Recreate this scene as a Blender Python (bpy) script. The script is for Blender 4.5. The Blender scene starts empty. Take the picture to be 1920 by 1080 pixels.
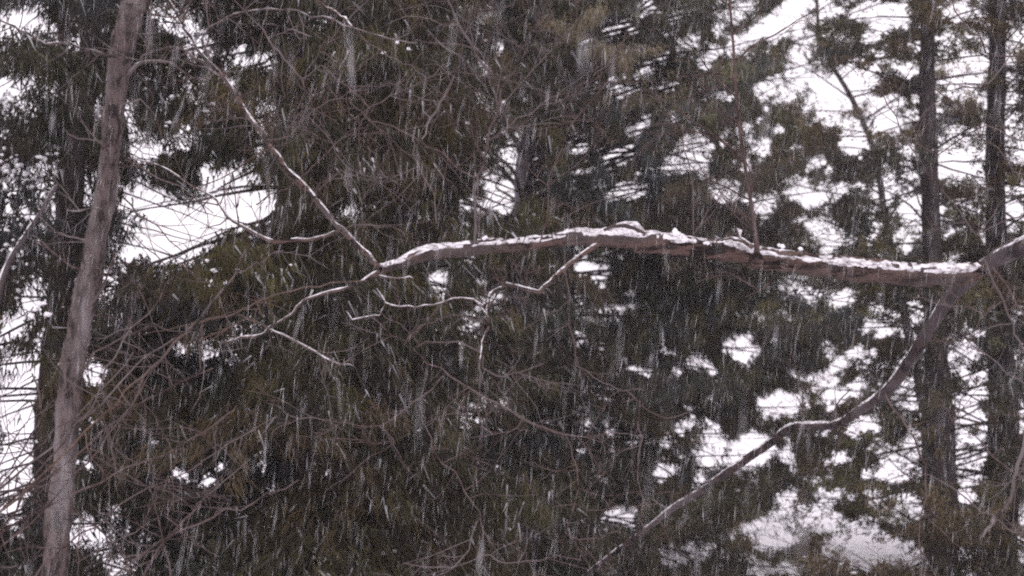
import bpy, math, random
import numpy as np
from mathutils import noise, Vector

random.seed(7)
RNG = np.random.default_rng(7)
SC = bpy.context.scene
COL = SC.collection
R = math.radians

# ------------------------------------------------------------------ camera, sky, sun, exposure
CAM_Z = 6.0
cam_d = bpy.data.cameras.new('camera')
cam = bpy.data.objects.new('camera', cam_d)
COL.objects.link(cam)
cam.location = (0, 0, CAM_Z)
cam.rotation_euler = (R(90), 0, 0)
cam_d.sensor_width = 36
cam_d.lens = 50
cam_d.clip_start = 0.05
cam_d.clip_end = 5000
cam_d.dof.use_dof = True
cam_d.dof.focus_distance = 7.2
cam_d.dof.aperture_fstop = 2.9
SC.camera = cam

world = bpy.data.worlds.new('World')
SC.world = world
world.use_nodes = True
nt = world.node_tree
nt.nodes.clear()
n_out = nt.nodes.new('ShaderNodeOutputWorld')
n_bg = nt.nodes.new('ShaderNodeBackground')
n_sky = nt.nodes.new('ShaderNodeTexSky')
n_sky.sky_type = 'NISHITA'
n_sky.sun_disc = False
SUN_EL, SUN_ROT = R(55), R(200)
n_sky.sun_elevation = SUN_EL
n_sky.sun_rotation = SUN_ROT
n_sky.dust_density = 2
n_sky.air_density = 1.0
n_hsv = nt.nodes.new('ShaderNodeHueSaturation')
n_hsv.inputs['Saturation'].default_value = 0.06
n_tint = nt.nodes.new('ShaderNodeMix')
n_tint.data_type = 'RGBA'
n_tint.blend_type = 'MULTIPLY'
n_tint.inputs['Factor'].default_value = 1
n_tint.inputs[7].default_value = (1.0, 0.91, 1.0, 1)
nt.links.new(n_sky.outputs[0], n_hsv.inputs['Color'])
nt.links.new(n_hsv.outputs[0], n_tint.inputs[6])
n_cloud = nt.nodes.new('ShaderNodeMix')          # the even snow cloud over most of the sky
n_cloud.data_type = 'RGBA'
n_cloud.inputs['Factor'].default_value = 0.75
n_cloud.inputs[7].default_value = (8.7, 8.15, 8.7, 1)
nt.links.new(n_tint.outputs[2], n_cloud.inputs[6])
nt.links.new(n_cloud.outputs[2], n_bg.inputs[0])
n_bg.inputs[1].default_value = 0.1
nt.links.new(n_bg.outputs[0], n_out.inputs[0])

sun_d = bpy.data.lights.new('sun', 'SUN')
sun_d.energy = 0.6
sun_d.angle = R(40)
sun_d.color = (1.0, 0.96, 0.95)
sun = bpy.data.objects.new('sun', sun_d)
COL.objects.link(sun)
sv = Vector((math.cos(SUN_EL) * math.sin(SUN_ROT), math.cos(SUN_EL) * math.cos(SUN_ROT), math.sin(SUN_EL)))
sun.rotation_euler = (-sv).to_track_quat('-Z', 'Y').to_euler()
sun.location = (0, -10, 30)

vs = SC.view_settings
vs.view_transform = 'Standard'
vs.look = 'None'
vs.gamma = 1
vs.use_curve_mapping = False
vs.exposure = 1.0
cy = SC.cycles
cy.max_bounces = 5
cy.diffuse_bounces = 3
cy.transparent_max_bounces = 12
cy.use_denoising = False
cy.use_adaptive_sampling = False
cy.filter_width = 2.1

# ------------------------------------------------------------------ helpers
KPX = 0.72 / 1920.0           # metres per photograph pixel at one metre


def P(px, py, d):
    return np.array(((px - 960) * KPX * d, d, CAM_Z - (py - 540) * KPX * d))


def proj(v):
    d = np.maximum(v[:, 1], 0.1)
    return 960 + v[:, 0] / (KPX * d), 540 - (v[:, 2] - CAM_Z) / (KPX * d)


def nz(x, y, z):
    return noise.noise(Vector((x, y, z)))


def tag(o, label, cat, group=None, kind=None):
    if label:
        o['label'] = label
    if cat:
        o['category'] = cat
    if group:
        o['group'] = group
    if kind:
        o['kind'] = kind
    return o


def empty(name, loc, label, cat, group=None):
    o = bpy.data.objects.new(name, None)
    COL.objects.link(o)
    o.location = loc
    o.empty_display_size = 0.3
    return tag(o, label, cat, group)


class MB:
    """collects vertices and faces for one mesh"""
    def __init__(self):
        self.v, self.f, self.n = [], [], 0

    def add(self, verts, faces):
        self.v.append(np.asarray(verts, dtype=np.float64))
        self.f.append(np.asarray(faces, dtype=np.int64) + self.n)
        self.n += len(verts)

    def empty(self):
        return self.n == 0

    def build(self, name, mat, parent=None, smooth=True):
        me = bpy.data.meshes.new(name)
        V = np.concatenate(self.v)
        if parent is not None:
            off = np.zeros(3)
            q = parent
            while q is not None:
                off += np.array(q.location)
                q = q.parent
            V = V - off
        fs = []
        for a in self.f:
            fs.extend(a.tolist())
        me.from_pydata(V.tolist(), [], fs)
        if smooth:
            me.polygons.foreach_set('use_smooth', np.ones(len(fs), dtype=bool))
        me.materials.append(mat)
        me.update()
        o = bpy.data.objects.new(name, me)
        COL.objects.link(o)
        o.parent = parent
        return o


def resample(pts, rad, step):
    """Catmull-Rom through the points, evenly stepped"""
    pts = np.asarray(pts, float)
    rad = np.asarray(rad, float)
    n = len(pts)
    if n == 2:
        pp = np.vstack([2 * pts[0] - pts[1], pts, 2 * pts[1] - pts[0]])
    else:
        pp = np.vstack([2 * pts[0] - pts[1], pts, 2 * pts[-1] - pts[-2]])
    out, ro = [], []
    for i in range(n - 1):
        p0, p1, p2, p3 = pp[i:i + 4]
        k = max(1, int(np.linalg.norm(p2 - p1) / step))
        t = (np.arange(k) / k)[:, None]
        c = 0.5 * ((2 * p1) + (-p0 + p2) * t + (2 * p0 - 5 * p1 + 4 * p2 - p3) * t ** 2 + (-p0 + 3 * p1 - 3 * p2 + p3) * t ** 3)
        out.append(c)
        ro.append(rad[i] + (rad[i + 1] - rad[i]) * t[:, 0])
    out.append(pts[-1:])
    ro.append(rad[-1:])
    return np.vstack(out), np.concatenate(ro)


def frames(c):
    t = np.gradient(c, axis=0)
    t /= np.linalg.norm(t, axis=1)[:, None] + 1e-9
    up = np.tile(np.array([0, 0, 1.0]), (len(c), 1))
    flat = np.abs(t[:, 2]) > 0.93
    if flat.mean() > 0.5:
        up[:] = (0, -1.0, 0)
    s = np.cross(t, up)
    s /= np.linalg.norm(s, axis=1)[:, None] + 1e-9
    u = np.cross(s, t)
    return t, s, u


def tube(mb, pts, rad, sides=6, step=0.1, rough=0.0, rfreq=8.0, seed=0.0, cap=True):
    c, r = resample(pts, rad, step)
    t, s, u = frames(c)
    n = len(c)
    a = np.arange(sides) * 2 * math.pi / sides
    rr = np.tile(r[:, None], (1, sides))
    if rough > 0:
        L = np.concatenate([[0], np.cumsum(np.linalg.norm(np.diff(c, axis=0), axis=1))])
        for i in range(n):
            for j in range(sides):
                ca, sa = math.cos(a[j]), math.sin(a[j])
                q = nz(ca * rfreq * 0.28 + seed, sa * rfreq * 0.28, L[i] * rfreq * 0.22)
                w = nz(ca * 3.2 + seed, sa * 3.2, L[i] * rfreq * 0.9 + 9)
                rr[i, j] *= 1 + rough * (1.2 * q - 0.9 * max(0, 0.16 - abs(q)) * 4 + 0.55 * (abs(w) * 2 - 0.5) + 0.4 * nz(seed, 4, L[i] * 2.2))
    V = c[:, None, :] + rr[:, :, None] * (np.cos(a)[None, :, None] * s[:, None, :] + np.sin(a)[None, :, None] * u[:, None, :])
    V = V.reshape(-1, 3)
    i = np.arange(n - 1)[:, None] * sides
    j = np.arange(sides)[None, :]
    j2 = (j + 1) % sides
    F = np.stack([i + j, i + j2, i + sides + j2, i + sides + j], -1).reshape(-1, 4)
    mb.add(V, F)
    return c, r


def snow_cap(mb, pts, rad, thick=0.012, patch=0.25, half=68, seed=0.0, step=0.03):
    """irregular snow lying on the upper side of a limb, a closed ribbon that dips under the bark where it is worn away"""
    c, r = resample(pts, rad, step)
    t, s, u = frames(c)
    n, m = len(c), 13 if r.max() > 0.03 else 7
    an = np.linspace(R(90 - half), R(90 + half), m)
    L = np.concatenate([[0], np.cumsum(np.linalg.norm(np.diff(c, axis=0), axis=1))]) + seed * 3.1
    V = np.zeros((n, m, 3))
    for i in range(n):
        flatness = 1 - abs(t[i, 2]) ** 2
        for j in range(m):
            x = j / (m - 1) - 0.5
            k = math.cos(x * math.pi)
            arc = x * r[i] * 2.2
            q = nz(L[i] * 7, arc * 22, seed) * 0.8 + nz(L[i] * 20, arc * 95, seed + 5) * 1.1 + nz(L[i] * 60, arc * 60, seed + 9) * 0.4
            h = thick * (0.16 * k * flatness + 1.3 * q - patch)
            if i == 0 or i == n - 1 or j == 0 or j == m - 1:
                h = -0.25 * r[i]
            V[i, j] = c[i] + (r[i] * 1.01 + max(h, -0.3 * r[i])) * (math.cos(an[j]) * s[i] + math.sin(an[j]) * u[i])
    i = np.arange(n - 1)[:, None] * m
    j = np.arange(m - 1)[None, :]
    F = np.stack([i + j, i + j + 1, i + m + j + 1, i + m + j], -1).reshape(-1, 4)
    mb.add(V.reshape(-1, 3), F)


def lump(mb, p, sx, sy, sz, seed):
    n, m = 6, 4
    V = []
    for k in range(m):
        ph = (k + 0.5) / m * math.pi
        for j in range(n):
            th = j * 2 * math.pi / n + k * 0.5
            w = 1 + 0.6 * nz(math.cos(th) * 1.3 + seed, math.sin(th) * 1.3, ph * 1.3 + seed * 0.7)
            V.append((p[0] + sx * w * math.sin(ph) * math.cos(th), p[1] + sy * w * math.sin(ph) * math.sin(th), p[2] + sz * w * math.cos(ph)))
    F = [(k * n + j, k * n + (j + 1) % n, (k + 1) * n + (j + 1) % n, (k + 1) * n + j) for k in range(m - 1) for j in range(n)]
    mb.add(V, F)
    b = mb.n - len(V)
    mb.f.append(np.array([[b, b + 2, b + 1, b + 1], ])[:, :3])
    # close top and bottom with small fans
    top = np.array([[b, b + j + 1, b + j] for j in range(1, n - 1)])
    bot = b + (m - 1) * n
    mb.f.append(top)
    mb.f.append(np.array([[bot, bot + j, bot + j + 1] for j in range(1, n - 1)]))


def side_twigs(mb, pts, rad, count0, lmin, lmax, r0, depth=1, up=0.25, spread=1.0, lo=0.1, seedrng=random, flat=0.6):
    """fine shoots leaving a twig, crooked and forking"""
    c, r = resample(pts, rad, 0.04)
    for _ in range(int(round(count0 * 0.5))):
        i = int((lo + (1 - lo) * seedrng.random()) * (len(c) - 2))
        t = c[i + 1] - c[i]
        t /= np.linalg.norm(t) + 1e-9
        d = np.array([seedrng.gauss(0, 1), seedrng.gauss(0, flat), seedrng.gauss(0, 1)])
        d -= t * d.dot(t)
        d /= np.linalg.norm(d) + 1e-9
        d = t * seedrng.uniform(0.3, 1.0) + d * spread + np.array([0, 0, up])
        shoot(mb, c[i], d, seedrng.uniform(lmin, lmax), min(r0, r[i] * 0.8), depth, seedrng)


def shoot(mb, p, d, L, r0, depth, rg):
    d = d / (np.linalg.norm(d) + 1e-9)
    n = max(3, int(L / 0.07))
    pts = [p]
    bend = np.array([rg.gauss(0, 0.05), rg.gauss(0, 0.05), rg.gauss(0.015, 0.05)])
    for k in range(n):
        d = d + bend + np.array([rg.gauss(0, 0.19), rg.gauss(0, 0.14), rg.gauss(0, 0.19)])
        d /= np.linalg.norm(d)
        pts.append(pts[-1] + d * L / n)
    rad = np.linspace(r0, max(r0 * 0.35, 0.0011), n + 1)
    tube(mb, pts, rad, sides=4, step=0.06)
    if depth > 0:
        for _ in range(rg.randint(1, 4)):
            k = rg.randint(1, n - 1)
            sd = pts[k + 1] - pts[k]
            sd = sd / (np.linalg.norm(sd) + 1e-9) + np.array([rg.gauss(0, 0.6), rg.gauss(0, 0.4), rg.gauss(0.1, 0.6)])
            shoot(mb, pts[k], sd, L * rg.uniform(0.25, 0.6), rad[k] * 0.7, depth - 1, rg)


# ------------------------------------------------------------------ materials
def mat_new(name):
    m = bpy.data.materials.new(name)
    m.use_nodes = True
    return m, m.node_tree, m.node_tree.nodes['Principled BSDF']


def bark(name, c1, c2, c3, scale=14, bump=0.5, stretch=(1, 1, 0.35)):
    m, t, b = mat_new(name)
    tc = t.nodes.new('ShaderNodeTexCoord')
    mp = t.nodes.new('ShaderNodeMapping')
    mp.inputs['Scale'].default_value = stretch
    n1 = t.nodes.new('ShaderNodeTexNoise')
    n1.inputs['Scale'].default_value = scale
    n1.inputs['Detail'].default_value = 7
    n1.inputs['Roughness'].default_value = 0.7
    n2 = t.nodes.new('ShaderNodeTexNoise')
    n2.inputs['Scale'].default_value = scale * 0.22
    n2.inputs['Detail'].default_value = 4
    r1 = t.nodes.new('ShaderNodeValToRGB')
    r1.color_ramp.elements[0].position = 0.44
    r1.color_ramp.elements[0].color = (*c1, 1)
    r1.color_ramp.elements[1].position = 0.545
    r1.color_ramp.elements[1].color = (*c2, 1)
    mx = t.nodes.new('ShaderNodeMix')
    mx.data_type = 'RGBA'
    mx.inputs[7].default_value = (*c3, 1)
    r2 = t.nodes.new('ShaderNodeValToRGB')
    r2.color_ramp.elements[0].position = 0.45
    r2.color_ramp.elements[1].position = 0.62
    bp = t.nodes.new('ShaderNodeBump')
    bp.inputs['Strength'].default_value = bump
    bp.inputs['Distance'].default_value = 0.02
    L = t.links.new
    L(tc.outputs['Object'], mp.inputs[0])
    L(mp.outputs[0], n1.inputs['Vector'])
    L(mp.outputs[0], n2.inputs['Vector'])
    L(n1.outputs[0], r1.inputs[0])
    L(n2.outputs[0], r2.inputs[0])
    L(r2.outputs[0], mx.inputs[0])
    L(r1.outputs[0], mx.inputs[6])
    L(mx.outputs[2], b.inputs['Base Color'])
    L(n1.outputs[0], bp.inputs['Height'])
    L(bp.outputs[0], b.inputs['Normal'])
    b.inputs['Roughness'].default_value = 0.9
    b.inputs['Specular IOR Level'].default_value = 0.15
    return m


M_limb = bark('limb_bark', (0.012, 0.008, 0.007), (0.102, 0.066, 0.057), (0.078, 0.062, 0.060), 24, 1.0, (0.15, 1, 1))
M_diag = bark('grey_limb_bark', (0.008, 0.006, 0.006), (0.050, 0.034, 0.033), (0.080, 0.066, 0.068), 15, 1.0, (0.4, 1, 0.4))
M_trunk = bark('bare_trunk_bark', (0.024, 0.018, 0.017), (0.098, 0.073, 0.070), (0.145, 0.122, 0.122), 20, 1.0, (1, 1, 0.4))
M_twig = bark('red_twig_bark', (0.038, 0.023, 0.021), (0.088, 0.062, 0.058), (0.105, 0.086, 0.085), 10, 0.2, (1, 1, 1))
M_shoot = bark('shoot_bark', (0.030, 0.018, 0.016), (0.085, 0.055, 0.050), (0.075, 0.056, 0.053), 14, 0.4, (1, 1, 0.4))
M_tan = bark('tan_twig_bark', (0.055, 0.035, 0.026), (0.115, 0.076, 0.058), (0.088, 0.066, 0.058), 8, 0.2, (1, 1, 1))
M_dark = bark('conifer_bark', (0.018, 0.014, 0.014), (0.062, 0.047, 0.046), (0.055, 0.046, 0.047), 12, 0.9, (1, 1, 0.22))
M_pine = bark('pine_bark', (0.11, 0.092, 0.105), (0.22, 0.19, 0.21), (0.20, 0.175, 0.20), 9, 0.8, (1, 1, 0.4))
M_cbough = bark('conifer_bough_bark', (0.022, 0.016, 0.016), (0.06, 0.044, 0.042), (0.055, 0.046, 0.046), 12, 0.3, (1, 1, 1))


def mat_snow(name, col, bump=0.25):
    m, t, b = mat_new(name)
    tc = t.nodes.new('ShaderNodeTexCoord')
    n1 = t.nodes.new('ShaderNodeTexNoise')
    n1.inputs['Scale'].default_value = 60
    n1.inputs['Detail'].default_value = 5
    bp = t.nodes.new('ShaderNodeBump')
    bp.inputs['Strength'].default_value = bump
    bp.inputs['Distance'].default_value = 0.01
    t.links.new(tc.outputs['Object'], n1.inputs['Vector'])
    t.links.new(n1.outputs[0], bp.inputs['Height'])
    t.links.new(bp.outputs[0], b.inputs['Normal'])
    b.inputs['Base Color'].default_value = (*col, 1)
    b.inputs['Roughness'].default_value = 0.8
    b.inputs['Specular IOR Level'].default_value = 0.2
    return m


M_snow = mat_snow('snow', (0.80, 0.78, 0.81))
M_crust, t, b = mat_new('thin_snow_crust')          # a broken crust: bark shows through in flecks along the grain
tc = t.nodes.new('ShaderNodeTexCoord')
n1 = t.nodes.new('ShaderNodeTexNoise')
n1.inputs['Scale'].default_value = 46
n1.inputs['Detail'].default_value = 6
n1.inputs['Roughness'].default_value = 0.75
mp = t.nodes.new('ShaderNodeMapping')
mp.inputs['Scale'].default_value = (0.35, 1, 1)
r1 = t.nodes.new('ShaderNodeValToRGB')
r1.color_ramp.elements[0].position = 0.37
r1.color_ramp.elements[0].color = (0.075, 0.055, 0.052, 1)
r1.color_ramp.elements[1].position = 0.55
r1.color_ramp.elements[1].color = (0.74, 0.72, 0.75, 1)
bp = t.nodes.new('ShaderNodeBump')
bp.inputs['Strength'].default_value = 0.6
bp.inputs['Distance'].default_value = 0.008
t.links.new(tc.outputs['Object'], mp.inputs[0])
t.links.new(mp.outputs[0], n1.inputs['Vector'])
t.links.new(n1.outputs[0], r1.inputs[0])
t.links.new(r1.outputs[0], b.inputs['Base Color'])
t.links.new(n1.outputs[0], bp.inputs['Height'])
t.links.new(bp.outputs[0], b.inputs['Normal'])
b.inputs['Roughness'].default_value = 0.85
b.inputs['Specular IOR Level'].default_value = 0.15
M_ground = mat_snow('snowy_ground', (0.82, 0.80, 0.83))

M_leaf, t, b = mat_new('conifer_foliage')
at = t.nodes.new('ShaderNodeAttribute')
at.attribute_name = 'leaf_colour'
t.links.new(at.outputs['Color'], b.inputs['Base Color'])
b.inputs['Roughness'].default_value = 0.75
b.inputs['Specular IOR Level'].default_value = 0.12

M_flake, t, b = mat_new('wet_snowflake')
b.inputs['Base Color'].default_value = (0.80, 0.79, 0.82, 1)
b.inputs['Roughness'].default_value = 0.6
b.inputs['Alpha'].default_value = 0.25

# ------------------------------------------------------------------ ground
gx = np.concatenate([[-210, -160, -120], np.linspace(-60, 60, 61), [120, 160, 210]])
gy = np.concatenate([[-55, -45], np.linspace(-30, 90, 61), [120, 160, 205]])
gm = MB()
GV = [(x, y, 0.22 * nz(x * 0.11, y * 0.11, 0.5) + 0.05 * nz(x * 0.5, y * 0.5, 3)) for y in gy for x in gx]
nx = len(gx)
GF = [(j * nx + i, j * nx + i + 1, (j + 1) * nx + i + 1, (j + 1) * nx + i) for j in range(len(gy) - 1) for i in range(nx - 1)]
gm.add(GV, GF)
tag(gm.build('snowy_ground', M_ground), 'white snow covering the ground beneath and beyond the trees', None, None, 'structure')

# ------------------------------------------------------------------ the snow-filled air
hz = MB()
x0, x1, y0, y1, z0, z1 = -220, 220, -60, 215, -1.6, 40
hz.add([(x0, y0, z0), (x1, y0, z0), (x1, y1, z0), (x0, y1, z0), (x0, y0, z1), (x1, y0, z1), (x1, y1, z1), (x0, y1, z1)],
       [(0, 3, 2, 1), (4, 5, 6, 7), (0, 1, 5, 4), (1, 2, 6, 5), (2, 3, 7, 6), (3, 0, 4, 7)])
M_haze = bpy.data.materials.new('snowy_air')
M_haze.use_nodes = True
t = M_haze.node_tree
t.nodes.clear()
o_ = t.nodes.new('ShaderNodeOutputMaterial')
v_ = t.nodes.new('ShaderNodeVolumePrincipled')
v_.inputs['Color'].default_value = (0.96, 0.90, 0.96, 1)
v_.inputs['Density'].default_value = 0.0017
t.links.new(v_.outputs[0], o_.inputs['Volume'])
tag(hz.build('haze', M_haze, smooth=False), 'pale snowy air between the trees', None, None, 'stuff')

# ------------------------------------------------------------------ where the crowns stay open (gaps between boughs)
GAPS = [
    # cx, cy, rx, ry, tilt (deg, + = falls to the right), share of sprays kept
    (288, 14, 22, 10, 0, .1), (338, 36, 34, 11, 10, .35), (366, 96, 20, 16, 20, .1), (362, 62, 20, 12, 20, .2), (450, 107, 15, 10, 10, .05), (490, 120, 11, 10, 0, .05),
    (282, 150, 16, 6, 10, .4), (357, 172, 24, 6, 20, .2), (307, 203, 22, 11, 30, .5), (246, 222, 8, 14, 0, .3), (262, 243, 22, 9, 20, .4),
    (10, 168, 20, 24, 0, .15), (50, 395, 12, 9, 0, .1), (22, 470, 18, 11, 0, .1), (65, 458, 12, 8, 0, .1), (5, 400, 12, 12, 0, .2), (140, 330, 10, 20, 0, .3),
    (300, 280, 60, 22, -20, .35), (345, 258, 22, 14, 0, .2), (250, 292, 20, 12, 0, .1), (262, 335, 14, 12, 0, .4), (385, 325, 17, 22, 0, .12), (430, 336, 28, 26, -20, .12),
    (330, 440, 102, 56, -8, .02), (425, 392, 80, 44, 10, .06), (300, 385, 66, 28, 0, .12), (248, 474, 26, 14, 0, .02), (310, 492, 30, 16, 0, .02), (470, 380, 26, 40, 0, .15),
    (197, 527, 16, 26, 0, .05), (236, 521, 10, 7, 0, .05), (170, 692, 20, 22, 0, .05), (172, 716, 20, 12, 0, .05), (160, 795, 9, 15, 0, .05), (156, 868, 9, 22, 0, .05),
    (12, 620, 22, 15, 0, .05), (52, 566, 16, 14, 0, .15), (65, 645, 10, 9, 0, .1), (30, 690, 30, 15, 0, .3), (25, 755, 34, 32, 0, .08), (45, 745, 18, 24, 0, .08),
    (28, 850, 34, 66, 0, .03), (45, 800, 18, 40, 0, .06), (20, 945, 34, 40, 0, .08), (30, 990, 22, 12, 0, .1),
    (195, 1045, 16, 10, 0, .1), (225, 1068, 22, 14, 0, .1), (180, 1000, 8, 6, 0, .1), (242, 996, 6, 7, 0, .1),
    (336, 884, 20, 13, 20, .05), (392, 908, 20, 8, 20, .1), (418, 325 + 555, 6, 6, 0, .1),
    (928, 374, 36, 30, 12, .0), (945, 352, 26, 16, -30, .1), (918, 338, 16, 14, 30, .3), (900, 392, 16, 12, 20, .2), (948, 396, 18, 12, -15, .1), (957, 270, 13, 13, 0, .05), (936, 292, 9, 9, 0, .1), (958, 298, 9, 7, 0, .1), (880, 384, 9, 12, 0, .1), (872, 402, 9, 8, 0, .2),
    (900, 186, 9, 11, 20, .1), (924, 212, 14, 7, -30, .2), (905, 128, 10, 12, 0, .25), (815, 533, 22, 12, 10, .03), (832, 504, 16, 10, 20, .4), (880, 492, 20, 8, 0, .5),
    (1098, 509, 28, 8, 0, .05), (1076, 548, 8, 13, 0, .05), (1118, 524, 14, 5, 0, .2),
    (1405, 66, 96, 22, -32, .06), (1492, 14, 46, 24, -30, .08), (1330, 106, 34, 16, -28, .06), (1258, 58, 22, 12, -30, .3), (1215, 14, 24, 16, -20, .1), (1275, 22, 30, 14, -30, .4),
    (1660, 28, 52, 26, 0, .1), (1600, 20, 24, 18, 0, .3), (1630, 72, 22, 12, 0, .2), (1640, 104, 16, 10, 0, .3),
    (1552, 195, 40, 32, -30, .15), (1667, 227, 30, 22, 0, .06), (1600, 272, 30, 26, 0, .1), (1495, 135, 18, 18, 0, .15), (1425, 162, 28, 12, -15, .12), (1330, 186, 24, 12, -20, .15),
    (1290, 210, 12, 10, 0, .2), (1425, 275, 22, 22, 0, .15), (1460, 240, 16, 15, 0, .2), (1540, 310, 20, 14, 0, .15), (1490, 358, 30, 20, -15, .15), (1545, 440, 36, 26, 0, .18),
    (1520, 420, 26, 18, 0, .3), (1710, 392, 18, 26, 0, .12), (1775, 310, 26, 24, 0, .2), (1815, 320, 32, 15, -15, .15), (1900, 395, 22, 26, 0, .08), (1790, 146, 32, 18, -10, .12),
    (1735, 60, 16, 12, 0, .3), (1790, 20, 25, 12, 0, .25), (1850, 190, 16, 12, 0, .3), (1890, 190, 12, 10, 0, .2), (1745, 470, 12, 20, 0, .15), (1640, 440, 10, 24, 0, .35), (1870, 430, 12, 9, 0, .3),
    (1690, 130, 14, 10, 0, .3), (1620, 180, 16, 14, 0, .3), (1700, 320, 14, 12, 0, .3), (1660, 350, 14, 12, 0, .35),
    (1085, 90, 11, 9, 0, .2), (1150, 82, 16, 7, -20, .2), (1225, 121, 42, 12, -10, .25), (1155, 135, 12, 5, 0, .2), (1110, 221, 22, 11, -20, .25), (1185, 247, 17, 7, -10, .15),
    (1265, 222, 17, 12, 0, .15), (1090, 287, 20, 8, -10, .15), (1117, 275, 6, 10, 0, .2), (1245, 320, 20, 9, -15, .12), (1197, 355, 12, 8, 0, .2), (1245, 160, 22, 9, 0, .3),
    (1392, 653, 34, 21, 0, .1), (1580, 560, 24, 13, -25, .1), (1640, 614, 24, 8, -10, .12), (1695, 625, 22, 7, 0, .15), (1305, 676, 26, 22, 0, .45), (1565, 690, 34, 14, -20, .12),
    (1575, 726, 62, 12, -4, .25), (1455, 756, 46, 30, 0, .08), (1415, 836, 42, 28, -25, .05), (1330, 850, 46, 26, -20, .35), (1620, 796, 32, 20, -20, .06), (1705, 750, 34, 28, 0, .3),
    (1680, 856, 46, 20, 0, .35), (1675, 886, 46, 12, 10, .2), (1420, 985, 48, 16, -18, .2), (1545, 940, 48, 16, -25, .3), (1630, 1040, 62, 26, -8, .2), (1435, 1064, 60, 18, 0, .12),
    (1310, 1030, 42, 13, 0, .3), (1800, 655, 36, 16, 0, .35), (1810, 780, 30, 14, 0, .2), (1890, 668, 12, 19, 0, .1), (1910, 808, 14, 8, 0, .1), (1805, 935, 26, 18, 0, .25), (1790, 1040, 8, 15, 0, .2),
    (1640, 965, 30, 9, -10, .35), (1705, 935, 22, 12, 0, .4), (1835, 710, 18, 10, 0, .3), (1825, 880, 16, 10, 0, .3), (1640, 570, 16, 10, 0, .3), (1710, 570, 14, 8, 0, .3),
    (1200, 695, 22, 9, 0, .15), (1270, 700, 11, 15, 0, .2), (1260, 655, 22, 8, 0, .25), (1155, 972, 40, 24, -10, .08), (1230, 830, 42, 14, 0, .4), (1250, 880, 36, 18, -20, .25),
    (1260, 1045, 24, 20, 0, .35), (993, 1012, 18, 18, 0, .15), (1140, 845, 16, 5, 0, .2),
]
GAPS += [(986, 322, 42, 66, 0, .04), (985, 262, 26, 34, 0, .3)]
_g = random.Random(5)


def specks(n, x0, x1, y0, y1, size, tilt, s0, s1, avoid=()):
    k = 0
    while k < n:
        x, y = _g.uniform(x0, x1), _g.uniform(y0, y1)
        if any(a <= x <= b and c <= y <= e for a, b, c, e in avoid):
            continue
        r_ = size * _g.lognormvariate(0, 0.45)
        GAPS.append((x, y, r_ * _g.uniform(1.0, 2.0), r_ * _g.uniform(0.6, 1.0), tilt + _g.gauss(0, 18), _g.uniform(s0, s1)))
        k += 1


DENSE = [(1000, 1600, 470, 640), (1735, 1790, 560, 1080), (1850, 1915, 560, 1080), (1100, 1400, 400, 470), (1330, 1530, 860, 930)]
specks(70, 1180, 1920, 0, 470, 9, -22, .1, .4, DENSE)
specks(45, 1560, 1920, 90, 460, 9, 0, .1, .4, DENSE)
specks(80, 1240, 1920, 600, 1080, 9, -15, .1, .4, DENSE)
specks(60, 1580, 1920, 560, 1060, 8, 0, .1, .4, DENSE)
specks(50, 1040, 1300, 30, 380, 6, -22, .1, .4)
specks(34, 1150, 1560, 0, 400, 12, -27, .1, .35)
specks(26, 240, 560, 0, 330, 6, 20, .15, .5)
specks(18, 0, 130, 280, 720, 7, 0, .15, .5)
specks(14, 860, 980, 80, 340, 6, 0, .1, .4)
GAPS = np.array(GAPS, float)


GX0, GY0, GST = -60.0, -60.0, 3.0
_gx, _gy = np.meshgrid(np.arange(GX0, 1980, GST), np.arange(GY0, 1140, GST))


def warp(a, b, ph):
    return 7 * np.sin(a * 0.061 + 1.7 * np.sin(b * 0.043 + ph) + ph) + 5 * np.sin(b * 0.117 + 2.1 * np.sin(a * 0.083 + 2 * ph)) + 4.5 * np.sin(a * 0.21 + b * 0.17 + ph * 3) + 4 * np.sin(a * 0.37 - b * 0.29 + 1.5 * np.sin(b * 0.13 + ph)) + 2.5 * np.sin(b * 0.55 + a * 0.41 + ph)


def keep_map():
    """how much foliage a spray carries at each bearing: 1 in the closed crown, little between the boughs"""
    wx, wy = _gx + warp(_gx, _gy, 0.4), _gy + warp(_gy, _gx, 2.3)
    k = np.ones(wx.shape)
    for cx, cy_, rx, ry, a, sh in GAPS:
        dx, dy = wx - cx, wy - cy_
        ca, sa = math.cos(R(a)), math.sin(R(a))
        q = np.hypot((dx * ca + dy * sa) / (rx + 1), (-dx * sa + dy * ca) / (ry + 1))
        f = np.clip((q - 0.62) / 0.72, 0, 1)
        sh *= 0.5
        if cx > 1120 and not 470 < cy_ < 600 and rx > 14:
            rx, ry, sh = rx * 1.14, ry * 1.14, sh * 0.6
        k = np.minimum(k, sh + (1 - sh) * f)
    return k


KEEP = keep_map()


def keep_share(px, py):
    i = np.clip(((py - GY0) / GST).astype(int), 0, KEEP.shape[0] - 1)
    j = np.clip(((px - GX0) / GST).astype(int), 0, KEEP.shape[1] - 1)
    return KEEP[i, j]


# ------------------------------------------------------------------ conifers
PAL = np.array([
    (0.042, 0.039, 0.021), (0.060, 0.053, 0.022), (0.036, 0.031, 0.023), (0.070, 0.050, 0.027),
    (0.034, 0.034, 0.031), (0.074, 0.052, 0.031), (0.052, 0.049, 0.023), (0.034, 0.036, 0.038)])


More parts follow.
